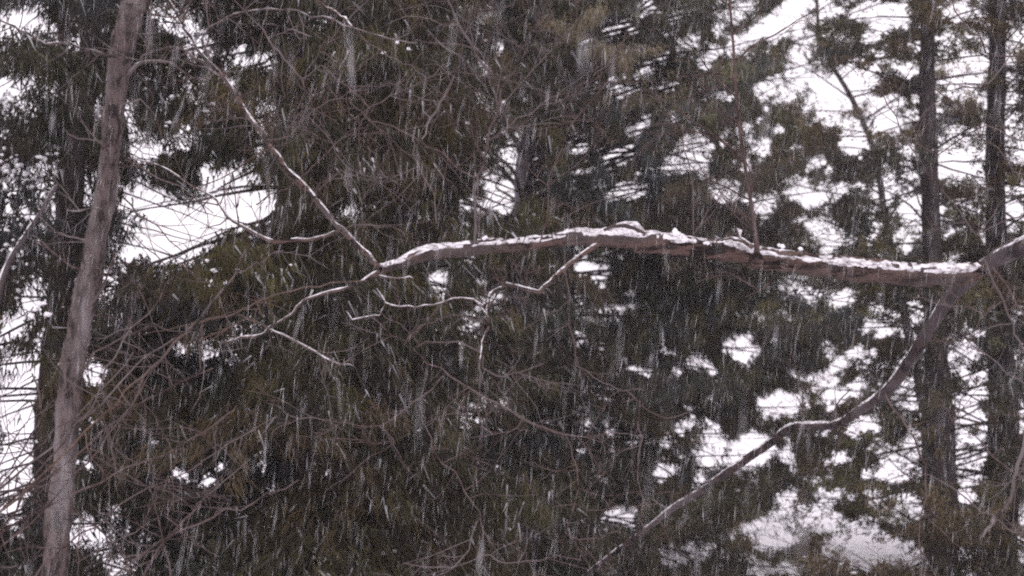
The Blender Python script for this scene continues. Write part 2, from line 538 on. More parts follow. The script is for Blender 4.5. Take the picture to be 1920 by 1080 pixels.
def foliage_object(name, base, dirs, lens, wid, cols, parent):
    """narrow pointed leaf sprays, one triangle each"""
    n = len(base)
    rnd = RNG.normal(size=(n, 3))
    sd = np.cross(dirs, rnd)
    sd /= np.linalg.norm(sd, axis=1)[:, None] + 1e-9
    V = np.empty((n, 3, 3))
    V[:, 0] = base - sd * wid[:, None] * 0.5
    V[:, 1] = base + sd * wid[:, None] * 0.5
    V[:, 2] = base + dirs * lens[:, None]
    off = np.zeros(3)
    q = parent
    while q is not None:
        off += np.array(q.location)
        q = q.parent
    V = (V - off).reshape(-1, 3).astype(np.float32)
    me = bpy.data.meshes.new(name)
    me.vertices.add(3 * n)
    me.vertices.foreach_set('co', V.ravel())
    me.loops.add(3 * n)
    me.loops.foreach_set('vertex_index', np.arange(3 * n, dtype=np.int32))
    me.polygons.add(n)
    me.polygons.foreach_set('loop_start', np.arange(0, 3 * n, 3, dtype=np.int32))
    me.update(calc_edges=True)
    ca = me.color_attributes.new('leaf_colour', 'FLOAT_COLOR', 'POINT')
    c4 = np.ones((n, 3, 4), dtype=np.float32)
    c4[:, :, :3] = cols[:, None, :]
    ca.data.foreach_set('color', c4.ravel())
    me.materials.append(M_leaf)
    o = bpy.data.objects.new(name, me)
    COL.objects.link(o)
    o.parent = parent
    return o


TRI = [0]


def conifer(label, trunk_px, d, H, rbase, nb, reach, zr, elev=(-5, 12), sag=0.25, azf=None, dens=1.0, droop=0.35, leaf=(0.11, 0.018), m=26,
            frost=0.04, tint=(1, 1, 1), snow_n=40, snow_px=(), wood=1.0, top=None, keep_min=0.22, name='conifer_tree', twig_step=0.16, trunk_mat=None):
    """trunk_px: list of (px, py, width_px) for the visible trunk, lengthened to the ground and the top"""
    tp = [P(a, b_, d) for a, b_, _ in trunk_px]
    tr = [w * KPX * d / 2 for _, _, w in trunk_px]
    lo, hi = tp[-1], tp[0]
    base = np.array([lo[0] + (lo[0] - tp[-2][0]) * 0.4, d, -0.1])
    pts = [base] + tp[::-1]
    rad = [max(rbase, tr[-1] * 1.15)] + tr[::-1]
    if top is None:
        pts.append(np.array([hi[0] + (hi[0] - tp[1][0]) * 0.3, d, H]))
        rad.append(0.03)
    root = empty(name, (base[0], d, 0), label, 'tree', 'conifers standing in the snowfall')
    mb = MB()
    tc, trr = tube(mb, pts, np.array(rad) * 0.88, sides=16, step=0.12, rough=0.15, rfreq=9, seed=d * 3.7)
    mb.build('trunk', trunk_mat or M_dark, root)
    zz = tc[:, 2]
    sm = MB()
    spots = []
    for i in range(nb):
        z = zr[0] + (zr[1] - zr[0]) * ((i + random.random()) / nb)
        az = azf(i, z) if azf else random.uniform(-math.pi, math.pi)
        k = int(np.argmin(np.abs(zz - z)))
        p = tc[k].copy()
        p[2] = z
        L = reach * (1 - 0.55 * max(0, z / H)) * random.uniform(0.65, 1.15)
        e = R(random.uniform(*elev))
        n = 9
        s = np.linspace(0, 1, n)
        wob = np.cumsum(RNG.normal(0, 0.13, n)) * s
        hd = np.array([math.cos(az), math.sin(az), 0])
        sdv = np.array([-math.sin(az), math.cos(az), 0])
        line = p + (hd[None] * (s * L * math.cos(e))[:, None]) + sdv[None] * (wob * L * 0.5)[:, None]
        line[:, 2] += math.sin(e) * L * s - sag * L * (s ** 1.6) + 0.5 * sag * L * np.clip(s - 0.6, 0, 1) ** 2 * 2.5 + np.cumsum(RNG.normal(0, 0.022, n)) * s * L * 0.5
        r0 = (0.008 + 0.0075 * L) * wood
        wrad = np.linspace(r0, 0.005, n)
        # twigs off the bough
        sub_p, sub_d = [], []
        nt_ = int(L / twig_step)
        twigs = []
        for q in range(nt_):
            f = 0.16 + 0.84 * (q + random.random()) / nt_
            x = f * (n - 1)
            a = min(int(x), n - 2)
            o = line[a] + (line[a + 1] - line[a]) * (x - a)
            fw = line[a + 1] - line[a]
            fw /= np.linalg.norm(fw)
            side = random.choice((-1, 1))
            ang = R(random.uniform(30, 75)) * side
            td = fw * math.cos(ang) + np.cross(fw, (0, 0, 1)) * math.sin(ang) + np.array([0, 0, random.uniform(-0.35, 0.2)])
            td /= np.linalg.norm(td)
            tl = L * (0.42 * (1 - f) + 0.10) * random.uniform(0.5, 1.2) + 0.12
            kk = max(2, int(tl / 0.11))
            g = np.linspace(0.12, 1, kk)
            pos = o + td[None] * (g * tl)[:, None]
            pos[:, 2] -= 0.22 * droop * tl * g ** 2
            sub_p.append(pos)
            sub_d.append(np.tile(td, (kk, 1)))
            twigs.append((o, pos[-1], kk, f))
        if not sub_p:
            continue
        sp, sdir = np.vstack(sub_p), np.vstack(sub_d)
        sp = sp + RNG.normal(0, 0.03, sp.shape)
        px, py = proj(sp)
        ks = keep_share(px, py)
        cl = np.sin(sp[:, 0] * 3.1 + 1.3 * np.sin(sp[:, 2] * 2.3 + d)) + np.sin(sp[:, 1] * 2.9 + 1.1 * np.sin(sp[:, 0] * 2.7)) + np.sin(sp[:, 2] * 5.3 + 1.2 * np.sin(sp[:, 0] * 3.7 + sp[:, 1]))
        clump = np.clip(0.66 + 0.55 * cl, 0.10, 1)          # sprays stand in clumps with hollows between
        kp = RNG.random(len(sp)) < np.sqrt(ks) * dens * clump
        frac = kp.mean()
        inview = ((px > -250) & (px < 2170) & (py > -200) & (py < 1280)).any()
        if ks.mean() < keep_min:
            if random.random() < 0.9:
                continue
        bm_ = MB()
        at_ = 0
        reach_f = 0.25
        live = []
        for (a_, b_, kk, f) in twigs:
            if kp[at_:at_ + kk].mean() > 0.34:
                live.append((a_, b_))
                reach_f = max(reach_f, f)
            at_ += kk
        n_l = max(3, int(math.ceil(reach_f * (n - 1))) + 1)
        tube(bm_, line[:n_l], wrad[:n_l] * np.linspace(1, 0.5, n_l), sides=5, step=0.15)
        if inview:
            for (a_, b_) in live[::3]:
                mid = (a_ + b_) / 2 + np.array([0, 0, 0.03]) + RNG.normal(0, 0.02, 3)
                tube(bm_, [a_, mid, b_], [0.006, 0.0045, 0.0025], sides=3, step=0.3)
        bough = bm_.build('bough', M_cbough, root)
        sp, sdir = sp[kp], sdir[kp]
        if len(sp) == 0:
            continue
        mm = m if inview else max(6, m // 4)
        ns = len(sp)
        b0 = np.repeat(sp, mm, 0) + RNG.normal(0, 0.055, (ns * mm, 3)) * np.array([1, 1, 0.8])
        dd = np.repeat(sdir, mm, 0) * 0.75 + np.array([0, 0, -droop]) + RNG.normal(0, 0.5, (ns * mm, 3))
        dd /= np.linalg.norm(dd, axis=1)[:, None]
        sc_ = 1.0 if inview else 1.9
        ln = leaf[0] * RNG.uniform(0.55, 1.5, ns * mm) * sc_
        wd = leaf[1] * RNG.uniform(0.6, 1.4, ns * mm) * sc_
        pc = PAL[RNG.integers(0, len(PAL), ns)] * RNG.uniform(0.5, 1.5, ns)[:, None]
        bc = PAL[RNG.integers(0, len(PAL))] * random.uniform(0.5, 1.5)
        pc = 0.35 * pc + 0.65 * bc
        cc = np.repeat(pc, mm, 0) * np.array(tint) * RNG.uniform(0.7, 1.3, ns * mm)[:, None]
        fr = RNG.random(ns * mm) < frost
        cc[fr] = np.array([0.30, 0.30, 0.31]) * RNG.uniform(0.5, 1.3, fr.sum())[:, None]
        lk = np.minimum(keep_share(*proj(b0 + dd * (ln * 0.25)[:, None])), keep_share(*proj(b0 + dd * (ln * 0.8)[:, None])))
        lk = np.minimum(lk, keep_share(*proj(b0 + dd * (ln * 0.5)[:, None])))
        lk = RNG.random(len(b0)) < lk
        if lk.sum() < 5:
            continue
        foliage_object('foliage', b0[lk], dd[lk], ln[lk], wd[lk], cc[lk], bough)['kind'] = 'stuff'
        TRI[0] += int(lk.sum())
        vis = sp[(proj(sp)[0] > -50) & (proj(sp)[0] < 1970) & (proj(sp)[1] > -50) & (proj(sp)[1] < 1130)]
        if len(vis):
            spots.append(vis)
    if spots and (snow_n or snow_px):
        allp = np.vstack(spots)
        px, py = proj(allp)
        if snow_n:
            w = 0.06 + 1.2 * (keep_share(px, py - 14) < 0.9)
            idx = RNG.choice(len(allp), size=min(snow_n, len(allp)), replace=False, p=w / w.sum())
            for q in idx:
                for _ in range(random.randint(1, 3)):
                    s0 = random.uniform(0.006, 0.017)
                    lump(sm, allp[q] + RNG.normal(0, 0.05, 3) * (1.6, 1, 0.5), s0 * random.uniform(0.8, 2.6), s0 * 1.4, s0 * random.uniform(0.6, 1.2), random.uniform(0, 99))
        for (cx, cy_, rx, ry, cnt) in snow_px:
            near = np.where(((px - cx) / rx) ** 2 + ((py - cy_) / ry) ** 2 < 1)[0]
            for _ in range(cnt):
                if len(near):
                    c0 = allp[random.choice(near)] + np.array([0, -0.06, 0.02])
                else:
                    break
                s0 = random.uniform(0.005, 0.018)
                lump(sm, c0 + RNG.normal(0, 0.05, 3), s0 * random.uniform(0.7, 2), s0 * 1.3, s0 * random.uniform(0.7, 1.3), random.uniform(0, 99))
        if not sm.empty():
            so = sm.build('snow', M_snow, root)
            so['kind'] = 'stuff'
    return root


def az_front(i, z):
    """boughs towards the viewer and to both sides, fewer behind"""
    return random.uniform(-math.pi, math.pi) if random.random() < 0.45 else random.uniform(-math.pi, 0)


def az_both(i, z):
    return random.gauss(-0.25, 0.5) if random.random() < 0.55 else random.uniform(-math.pi, 0.3)


def az_right(i, z):
    return random.gauss(-0.15, 0.55) if random.random() < 0.75 else random.uniform(-math.pi, math.pi)


def az_left(i, z):
    return math.pi + random.gauss(0.2, 0.6) if random.random() < 0.6 else random.uniform(-math.pi, math.pi)


conifer('dark conifer at the far left with its straight trunk behind the leaning bare trunk', [(172, -40, 40), (140, 300, 52), (100, 700, 58), (88, 1080, 64)],
        11.5, 15, 0.27, 110, 2.5, (2.2, 10.5), elev=(-10, 12), azf=az_front, m=44, droop=1.2, leaf=(0.11, 0.0145), frost=0.035,
        tint=(0.55, 0.57, 0.62), wood=0.6, snow_n=70, snow_px=((45, 318, 55, 24, 110), (10, 175, 25, 30, 30), (40, 440, 50, 60, 40), (40, 600, 60, 60, 40)))
conifer('broad dense dark cedar with drooping sprays filling the middle left', [(560, -40, 40), (560, 540, 58), (556, 1080, 70)],
        12.5, 16, 0.32, 160, 3.1, (2.0, 11), elev=(-14, 8), azf=az_front, m=34, droop=1.3, leaf=(0.13, 0.0125), frost=0.035,
        tint=(0.74, 0.72, 0.58), snow_n=60, snow_px=((338, 890, 30, 18, 40), (395, 912, 26, 12, 25), (262, 600, 10, 8, 4), (390, 520, 24, 14, 16)))
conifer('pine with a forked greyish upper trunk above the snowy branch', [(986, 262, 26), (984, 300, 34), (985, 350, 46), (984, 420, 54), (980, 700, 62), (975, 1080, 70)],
        22, 30, 0.45, 88, 6.0, (6.5, 11.0), elev=(12, 32), sag=0.12, azf=az_right, m=34, droop=0.9, leaf=(0.11, 0.013), frost=0.05, tint=(2.1, 2.3, 2.6), snow_n=90, top=False, trunk_mat=M_pine)  # pale tint: part of the haze veil is put into the needle colour
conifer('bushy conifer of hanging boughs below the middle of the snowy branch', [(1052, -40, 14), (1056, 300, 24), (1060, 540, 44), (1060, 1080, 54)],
        24, 20, 0.38, 125, 5.5, (0.4, 10.4), elev=(-4, 18), sag=0.2, azf=az_both, m=31, droop=1.2, leaf=(0.14, 0.0155), frost=0.04, tint=(1.6, 1.65, 1.6), wood=0.65, snow_n=130)  # tint lightens the foliage colour to suggest haze over this crown
conifer('conifer with the thicker dark trunk left of the right edge', [(1738, -40, 30), (1742, 300, 36), (1752, 600, 46), (1766, 800, 58), (1768, 1080, 68)],
        17, 17, 0.44, 104, 3.0, (1.0, 11), elev=(-15, 38), sag=0.16, azf=az_front, m=40, droop=0.35, leaf=(0.07, 0.02), frost=0.015, tint=(1.12, 1.12, 1.1), snow_n=60, wood=0.7)
conifer('conifer with the dark trunk nearest the right edge', [(1872, -40, 34), (1866, 300, 42), (1872, 600, 48), (1882, 800, 62), (1878, 1080, 70)],
        19, 18, 0.44, 104, 3.2, (1.0, 11.5), elev=(-15, 40), sag=0.16, azf=az_front, m=40, droop=0.35, leaf=(0.07, 0.02), frost=0.015, tint=(1.22, 1.12, 1.12), snow_n=50, wood=0.7)
conifer('slim conifer behind the pine trunk, hung with dark sprays', [(755, -40, 24), (755, 540, 34), (755, 1080, 44)],
        16, 16, 0.26, 95, 2.9, (1.2, 11.5), elev=(-12, 8), azf=az_front, m=34, droop=1.2, leaf=(0.14, 0.017), tint=(0.65, 0.67, 0.64), snow_n=20)
conifer('thin conifer behind the top of the leaning bare trunk', [(530, -40, 18), (530, 540, 30), (530, 1080, 40)],
        16.5, 16, 0.26, 90, 2.7, (1.2, 11.5), elev=(-12, 10), azf=az_front, m=24, droop=1.0, leaf=(0.14, 0.017), tint=(0.7, 0.72, 0.7), snow_n=60)
conifer('dense conifer behind the far left trunk filling the left edge', [(118, -40, 20), (112, 540, 30), (92, 1080, 40)],
        14.5, 16, 0.24, 105, 2.6, (1.6, 11), elev=(-14, 14), m=40, droop=1.1, leaf=(0.12, 0.019), tint=(0.65, 0.68, 0.7), wood=0.6, snow_n=40)
conifer('broad conifer in the gloom behind the cedar and the slim conifer', [(850, -40, 12), (850, 540, 22), (850, 1080, 32)],
        18.5, 17, 0.24, 78, 2.7, (0.6, 13), elev=(-12, 10), azf=az_front, m=16, droop=1.1, leaf=(0.20, 0.036), snow_n=0, tint=(0.65, 0.67, 0.64))
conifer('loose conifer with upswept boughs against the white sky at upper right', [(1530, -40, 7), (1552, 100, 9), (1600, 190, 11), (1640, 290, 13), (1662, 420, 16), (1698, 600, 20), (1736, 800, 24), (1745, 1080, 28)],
        31, 22, 0.30, 84, 4.9, (0.3, 14.5), elev=(5, 28), sag=0.12, m=40, droop=0.5, leaf=(0.085, 0.032), tint=(1.9, 2.0, 2.2), wood=0.65, snow_n=70)  # distance haze partly painted into the leaf colour by the pale tint
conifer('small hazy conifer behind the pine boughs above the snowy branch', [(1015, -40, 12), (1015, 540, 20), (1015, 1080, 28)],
        31, 22, 0.28, 66, 5.0, (0.3, 14.5), elev=(5, 28), sag=0.12, m=40, droop=0.7, leaf=(0.1, 0.03), tint=(2.1, 2.3, 2.6), wood=0.65, snow_n=60)  # tint adds painted haze to the leaves, on top of the air volume


# ------------------------------------------------------------------ bare trees
def pxl(lst, d0, d1=None):
    n = len(lst)
    d1 = d0 if d1 is None else d1
    out, rad = [], []
    for i, q in enumerate(lst):
        d = d0 + (d1 - d0) * i / max(1, n - 1)
        out.append(P(q[0], q[1], d))
        rad.append(q[2] * KPX * d / 2)
    return out, rad


def limb(parent, name, lst, d0, d1=None,  mat=None, sides=12, step=0.03, rough=0.16, snow=None, twigs=0, tl=(0.1, 0.35), tr=0.004, td=1, up=0.12, seed=None, lo=0.1, label=None, rfreq=30):
    pts, rad = pxl(lst, d0, d1)
    thin = 0.60 if name == 'stem' else 0.66 if name != 'limb' or mat in (M_diag, M_shoot) or lst[0][2] < 18 else 0.90
    rad = [q * thin for q in rad]
    if name in ('twig', 'stem') or len(lst) > 14 and name == 'limb' and lst[0][2] < 20:
        p2, r2 = [pts[0]], [rad[0]]
        for a_, b_, ra, rb in zip(pts[:-1], pts[1:], rad[:-1], rad[1:]):
            seg = np.linalg.norm(b_ - a_)
            for f in ((0.35, 0.7) if seg > 0.12 else (0.5,)):
                p2.append(a_ + (b_ - a_) * f + np.array([random.gauss(0, 1), random.gauss(0, 1), random.gauss(0, 1)]) * min(seg * 0.045, 0.012))
                r2.append((ra + (rb - ra) * f) * random.uniform(0.88, 1.15))
            p2.append(b_)
            r2.append(rb)
        pts, rad = p2, r2
    mb = MB()
    tube(mb, pts, rad, sides=sides, step=step, rough=rough, rfreq=rfreq, seed=seed if seed is not None else random.uniform(0, 50))
    if twigs:
        side_twigs(mb, pts, rad, twigs, tl[0], tl[1], tr, td, up, lo=lo)
    o = mb.build(name, mat or M_twig, parent)
    if label:
        o['label'] = label
    if snow:
        sb = MB()
        snow_cap(sb, pts, rad, **snow)
        sb.build('snow', M_crust, o)
    return o


# --- the tree with the long snowy branch; its trunk stands just right of the view
TD = 7.6
tx = P(2330, 0, TD)[0]
old = empty('bare_tree', (tx, TD, 0), 'bare tree whose long snow-topped branch crosses the picture from the right', 'tree', 'leafless trees and saplings')
mb = MB()
tube(mb, [(tx, TD, -0.1), (tx - 0.05, TD, 3), (tx + 0.03, TD, 6), (tx + 0.2, TD + 0.1, 9), (tx + 0.35, TD + 0.3, 12)], [0.27, 0.22, 0.19, 0.13, 0.05], sides=18, step=0.08, rough=0.2, rfreq=14, seed=3)
mb.build('trunk', M_trunk, old)
# the grey limb that comes down from the trunk and runs on to the lower left
diag = limb(old, 'limb', [(2330, 330, 80), (2120, 390, 66), (1985, 430, 58), (1915, 462, 52), (1862, 490, 48), (1815, 524, 44), (1780, 560, 38), (1750, 604, 34), (1722, 650, 33), (1697, 690, 32), (1660, 734, 31), (1612, 770, 28),
                          (1570, 795, 27), (1545, 798, 25), (1512, 798, 24), (1480, 803, 25), (1447, 828, 24), (1383, 872, 23), (1320, 916, 22), (1264, 951, 20), (1226, 982, 18), (1179, 1017, 17), (1131, 1052, 14), (1100, 1078, 12), (1050, 1120, 8)],
            7.45, 11.5, M_diag, sides=18, step=0.018, rough=0.22, rfreq=26, snow=dict(thick=0.0045, patch=0.30, half=66, seed=5, step=0.02), label='grey limb slanting down to the lower left with patches of snow')
MAINPTS = [(1838, 506, 34), (1800, 514, 44), (1745, 515, 47), (1690, 513, 46), (1640, 509, 46), (1580, 503, 46), (1520, 498, 46), (1470, 490, 46), (1420, 482, 48), (1370, 471, 46), (1310, 465, 42), (1260, 457, 43),
           (1210, 452, 44), (1160, 446, 42), (1110, 446, 36), (1070, 445, 33), (1030, 453, 30), (990, 458, 28), (950, 461, 28), (915, 461, 30), (880, 466, 30), (840, 470, 32), (805, 474, 34), (775, 482, 28), (750, 494, 22), (725, 501, 19), (712, 503, 19)]
main = limb(old, 'limb', MAINPTS, 7.74, 6.9, M_limb, sides=22, step=0.010, rough=0.24, seed=11, rfreq=34,
            snow=dict(thick=0.0075, patch=0.06, half=86, seed=1, step=0.010), label='long level branch topped with a ridge of snow')
D = 6.9
# upper-left limb
limb(old, 'limb', [(712, 503, 17), (690, 477, 17), (665, 454, 17), (640, 430, 18), (622, 412, 16), (600, 385, 18), (575, 355, 18), (548, 328, 16), (522, 292, 14), (498, 262, 13), (480, 236, 13), (458, 205, 12), (439, 172, 11), (422, 147, 10),
                   (392, 117, 8), (364, 80, 7), (342, 44, 6), (317, 0, 5), (300, -40, 4)], D, 7.4, M_limb, sides=10, snow=dict(thick=0.003, patch=0.22, half=50, seed=7), twigs=60, tl=(0.12, 0.55), tr=0.0045, td=2, lo=0.25,
     label='slim branch slanting up to the left, thick with fine twigs')
limb(old, 'limb', [(640, 431, 13), (612, 443, 12), (580, 450, 11), (545, 450, 10), (517, 454, 11), (492, 445, 11), (470, 433, 10), (448, 421, 8), (428, 408, 8), (412, 385, 6), (398, 368, 5), (362, 350, 4), (302, 312, 3.5), (235, 295, 3)],
     D, 7.1, M_limb, sides=8, rough=0.1, snow=dict(thick=0.005, patch=-0.05, half=56, seed=9), twigs=22, tl=(0.08, 0.4), td=1, lo=0.3)
limb(old, 'limb', [(712, 508, 15), (690, 522, 12), (675, 530, 10), (655, 538, 9), (637, 544, 8.5), (605, 551, 8), (570, 563, 8), (558, 575, 8), (545, 591, 7.5), (524, 604, 7), (503, 616, 8), (490, 628, 7), (475, 632, 8), (450, 633, 7), (430, 640, 6), (412, 645, 5)],
     D, 6.7, M_limb, sides=8, rough=0.12, snow=dict(thick=0.005, patch=-0.1, half=58, seed=12), twigs=4, tl=(0.05, 0.2))
limb(old, 'twig', [(503, 616, 6), (530, 628, 6), (567, 647, 6), (590, 659, 5.5), (609, 672, 5), (637, 684, 4.5), (664, 686, 4)], 6.75, 6.7, M_twig, sides=6, rough=0.1, snow=dict(thick=0.004, patch=-0.15, half=58, seed=2), twigs=14, tl=(0.08, 0.3), tr=0.003, up=-0.9)
limb(old, 'twig', [(700, 514, 6), (740, 522, 5), (768, 519, 5), (776, 522, 4)], D, D, M_twig, sides=6, rough=0.1, snow=dict(thick=0.003, patch=-0.1, half=60, seed=4))
# hanging crooked branch
limb(old, 'limb', [(1122, 458, 16), (1105, 468, 16), (1085, 483, 14), (1060, 503, 13), (1040, 520, 12), (1020, 538, 12), (1012, 548, 12), (1000, 545, 11), (975, 539, 10), (950, 533, 11), (935, 542, 10), (920, 552, 11), (915, 570, 9), (912, 590, 8), (918, 608, 8), (905, 640, 7), (900, 680, 6)],
     7.05, 6.8, M_limb, sides=9, rough=0.15, snow=dict(thick=0.006, patch=-0.02, half=56, seed=21), twigs=26, tl=(0.1, 0.4), tr=0.005, td=2, lo=0.45)
limb(old, 'twig', [(916, 596, 6), (900, 575, 6), (888, 562, 5.5), (850, 560, 5), (812, 572, 5), (780, 577, 5), (750, 575, 5), (722, 568, 4), (705, 540, 3)], 6.8, 6.8, M_twig, sides=6, rough=0.1, snow=dict(thick=0.004, patch=-0.2, half=62, seed=31), twigs=10, tl=(0.08, 0.3), tr=0.0035)
limb(old, 'twig', [(722, 570, 4), (712, 592, 5), (690, 594, 5), (660, 600, 5), (655, 592, 4), (648, 582, 4)], 6.8, 6.8, M_twig, sides=6, rough=0.1, snow=dict(thick=0.003, patch=-0.2, half=70, seed=33))
# upright shoot from the knot
limb(old, 'limb', [(1420, 482, 20), (1418, 450, 14), (1410, 395, 11.5), (1404, 355, 10.5), (1394, 290, 10), (1382, 200, 9), (1376, 100, 8), (1368, 0, 7), (1364, -60, 6)], 7.36, 7.36, M_shoot, sides=9, rough=0.12, twigs=34, tl=(0.15, 0.7), tr=0.005, td=2,
     label='upright brown shoot rising from the knot of the snowy branch')
mb = MB()
kp = P(1415, 487, 7.30)
for q in range(2):
    rr_ = 0.032 - 0.012 * q
    tube(mb, [kp + np.array([rr_ * math.cos(a), -0.045 - 0.006 * q, rr_ * 0.95 * math.sin(a)]) for a in np.linspace(0, 2 * math.pi, 14)], [0.009] * 14, sides=6, step=0.02, rough=0.15, seed=q)
mb.build('bark_knot', M_limb, old)
for q, (lst, d) in enumerate([([(1210, 440, 14), (1190, 427, 15), (1172, 421, 13), (1150, 423, 11), (1132, 432, 9)], 7.2), ([(1412, 464, 14), (1394, 452, 12), (1385, 446, 11), (1383, 434, 9), (1380, 428, 7)], 7.35), ([(1392, 453, 8), (1370, 447, 7), (1352, 450, 6), (1338, 442, 5)], 7.33)]):
    limb(old, 'stub', lst, d, d, M_limb, sides=8, rough=0.15, snow=dict(thick=0.010, patch=-0.25, half=75, seed=40 + q))
# clods of snow standing on the branch
for (cx, cy_, w, h) in [(1262, 436, 18, 12), (1276, 441, 10, 8), (1500, 466, 10, 5), (1200, 439, 10, 5), (912, 446, 12, 5), (1465, 461, 12, 6)]:
    sb = MB()
    for q in range(4):
        c0 = P(cx + random.uniform(-w, w) * 0.5, cy_ + random.uniform(-h, h) * 0.3, 7.2 + (cx - 1200) * 0.0006)
        lump(sb, c0, w * KPX * 7.2 * random.uniform(0.2, 0.5), 0.012, h * KPX * 7.2 * random.uniform(0.3, 0.7), random.uniform(0, 99))
    sb.build('snow_clod', M_snow, main)
# fine twigs of the long branch
TW = [
    ([(1847, 487, 7), (1856, 513, 7), (1873, 547, 7), (1890, 590, 6), (1912, 640, 6), (1935, 690, 5)], 7.4, 8),
    ([(1860, 500, 7), (1885, 530, 6), (1905, 570, 6), (1925, 600, 5)], 7.3, 5),
    ([(1864, 571, 4), (1847, 587, 4), (1820, 577, 5), (1780, 575, 4), (1762, 571, 4), (1731, 558, 4), (1711, 558, 3)], 7.2, 8),
    ([(1300, 470, 4), (1290, 300, 3.5), (1270, 230, 3), (1220, 150, 3)], 7.4, 10),
    ([(890, 458, 7), (891, 433, 7), (890, 392, 7), (888, 365, 6), (889, 349, 5), (902, 334, 5), (924, 320, 4)], 7.0, 6),
    ([(1447, 525, 5), (1425, 545, 4), (1400, 556, 3)], 7.3, 4),
    ([(1510, 800, 5), (1505, 730, 4), (1490, 690, 3), (1482, 660, 2)], 9.85, 8),
    ([(1560, 790, 6), (1568, 760, 5), (1590, 735, 3.5)], 9.6, 7),
    ([(1262, 952, 8), (1235, 945, 7), (1222, 935, 5)], 10.75, 3),
    ([(1545, 800, 5), (1580, 812, 4), (1588, 825, 3)], 9.7, 4),
]
for lst, d, n_ in TW:
    limb(old, 'twig', lst, d, d, M_twig, sides=6, rough=0.1, twigs=n_, tl=(0.08, 0.4), tr=0.0035, td=1)

# --- leaning bare trunk at the left
LD = 9.0
bx = P(105, 1080, LD)[0]
lean = empty('bare_tree', (bx - 0.15, LD, 0), 'bare pinkish grey trunk leaning to the right along the left side', 'tree', 'leafless trees and saplings')
lt = [(262, -60, 42), (250, 0, 43), (236, 60, 43), (224, 120, 41), (217, 180, 38), (212, 240, 38), (205, 310, 37), (197, 370, 37), (182, 440, 40), (172, 510, 42), (155, 580, 46), (141, 660, 43), (128, 760, 44), (121, 870, 42), (112, 960, 45), (105, 1080, 48)]
lp, lr = pxl(lt, LD)
lp = [lp[0] + np.array([0.3, 0.1, 2.6])] + lp + [np.array([bx - 0.15, LD, -0.1])]
lr = [0.03] + lr + [0.125]
mb = MB()
tube(mb, lp, lr, sides=30, step=0.02, rough=0.19, rfreq=30, seed=8)
mb.build('trunk', M_trunk, lean)
for lst, d, n_, sn in [
    ([(222, 106, 9), (190, 100, 8), (167, 93, 8), (133, 82, 8), (107, 81, 8), (84, 84, 8), (68, 74, 7), (51, 62, 7), (13, 44, 6), (-30, 36, 5)], 8.9, 26, True),
    ([(238, 145, 14), (246, 132, 12), (256, 122, 10), (271, 115, 8), (296, 115, 7), (316, 116, 7), (333, 127, 6), (360, 145, 5), (392, 150, 4)], 8.9, 14, True),
    ([(262, 122, 10), (268, 104, 9), (289, 95, 8), (311, 90, 7), (344, 93, 7), (378, 113, 6), (400, 135, 6), (420, 151, 5), (446, 180, 4)], 8.9, 16, True),
    ([(272, 112, 7), (281, 60, 5), (284, 0, 4)], 8.9, 8, False),
    ([(206, 275, 7), (185, 265, 6), (145, 260, 5), (128, 252, 4), (120, 243, 3)], 8.85, 5, False),
    ([(205, 290, 6), (175, 255, 5), (150, 225, 4)], 8.85, 4, False),
    ([(190, 392, 6), (176, 390, 5), (150, 396, 5), (125, 394, 4)], 8.9, 4, True),
    ([(170, 455, 6), (157, 450, 6), (130, 444, 5), (106, 436, 5), (86, 418, 4), (69, 403, 3)], 8.85, 5, True),
    ([(160, 505, 6), (134, 500, 6), (112, 483, 5), (93, 468, 5), (60, 440, 4)], 8.85, 5, False),
    ([(160, 580, 8), (180, 560, 7), (200, 520, 5), (214, 470, 4)], 8.8, 8, False),
    ([(140, 700, 6), (200, 650, 5), (280, 610, 4)], 8.8, 12, False),
    ([(235, 300, 5), (290, 330, 4), (340, 350, 3.5), (400, 400, 3)], 8.9, 9, False),
    ([(215, 380, 5), (255, 400, 4), (280, 415, 4), (318, 452, 3.5), (352, 482, 3)], 8.9, 8, False),
    ([(225, 200, 5), (262, 185, 4), (290, 215, 4), (305, 260, 3)], 8.9, 9, False),
]:
    limb(lean, 'twig', lst, d, d - 0.2, M_trunk if sn else M_twig, sides=7, rough=0.1, twigs=n_, tl=(0.12, 0.5), tr=0.004, td=1, snow=dict(thick=0.003, patch=0.3, half=45, seed=d + n_) if sn else None)

# --- the thin pale snag at the far left
sn_root = empty('bare_sapling', (P(0, 0, 10)[0] + 0.1, 10, 0), 'pale thin snow-dusted stem bending left at the far left edge', 'sapling', 'leafless trees and saplings')
pts, rad = pxl([(108, 345, 6), (97, 362, 9), (82, 390, 10), (65, 417, 10), (45, 447, 11), (23, 480, 11), (8, 515, 12), (0, 545, 12), (-14, 640, 13), (-20, 800, 14)], 10)
pts.append(np.array([P(-20, 0, 10)[0], 10, -0.05]))
rad.append(0.035)
mb = MB()
tube(mb, pts, rad, sides=9, step=0.04, rough=0.12, seed=4)
side_twigs(mb, pts[:8], rad[:8], 18, 0.15, 0.5, 0.005, 1)
st = mb.build('stem', M_diag, sn_root)
sb = MB()
snow_cap(sb, pts[:8], rad[:8], thick=0.008, patch=0.12, half=55, seed=3)
sb.build('snow', M_snow, st)

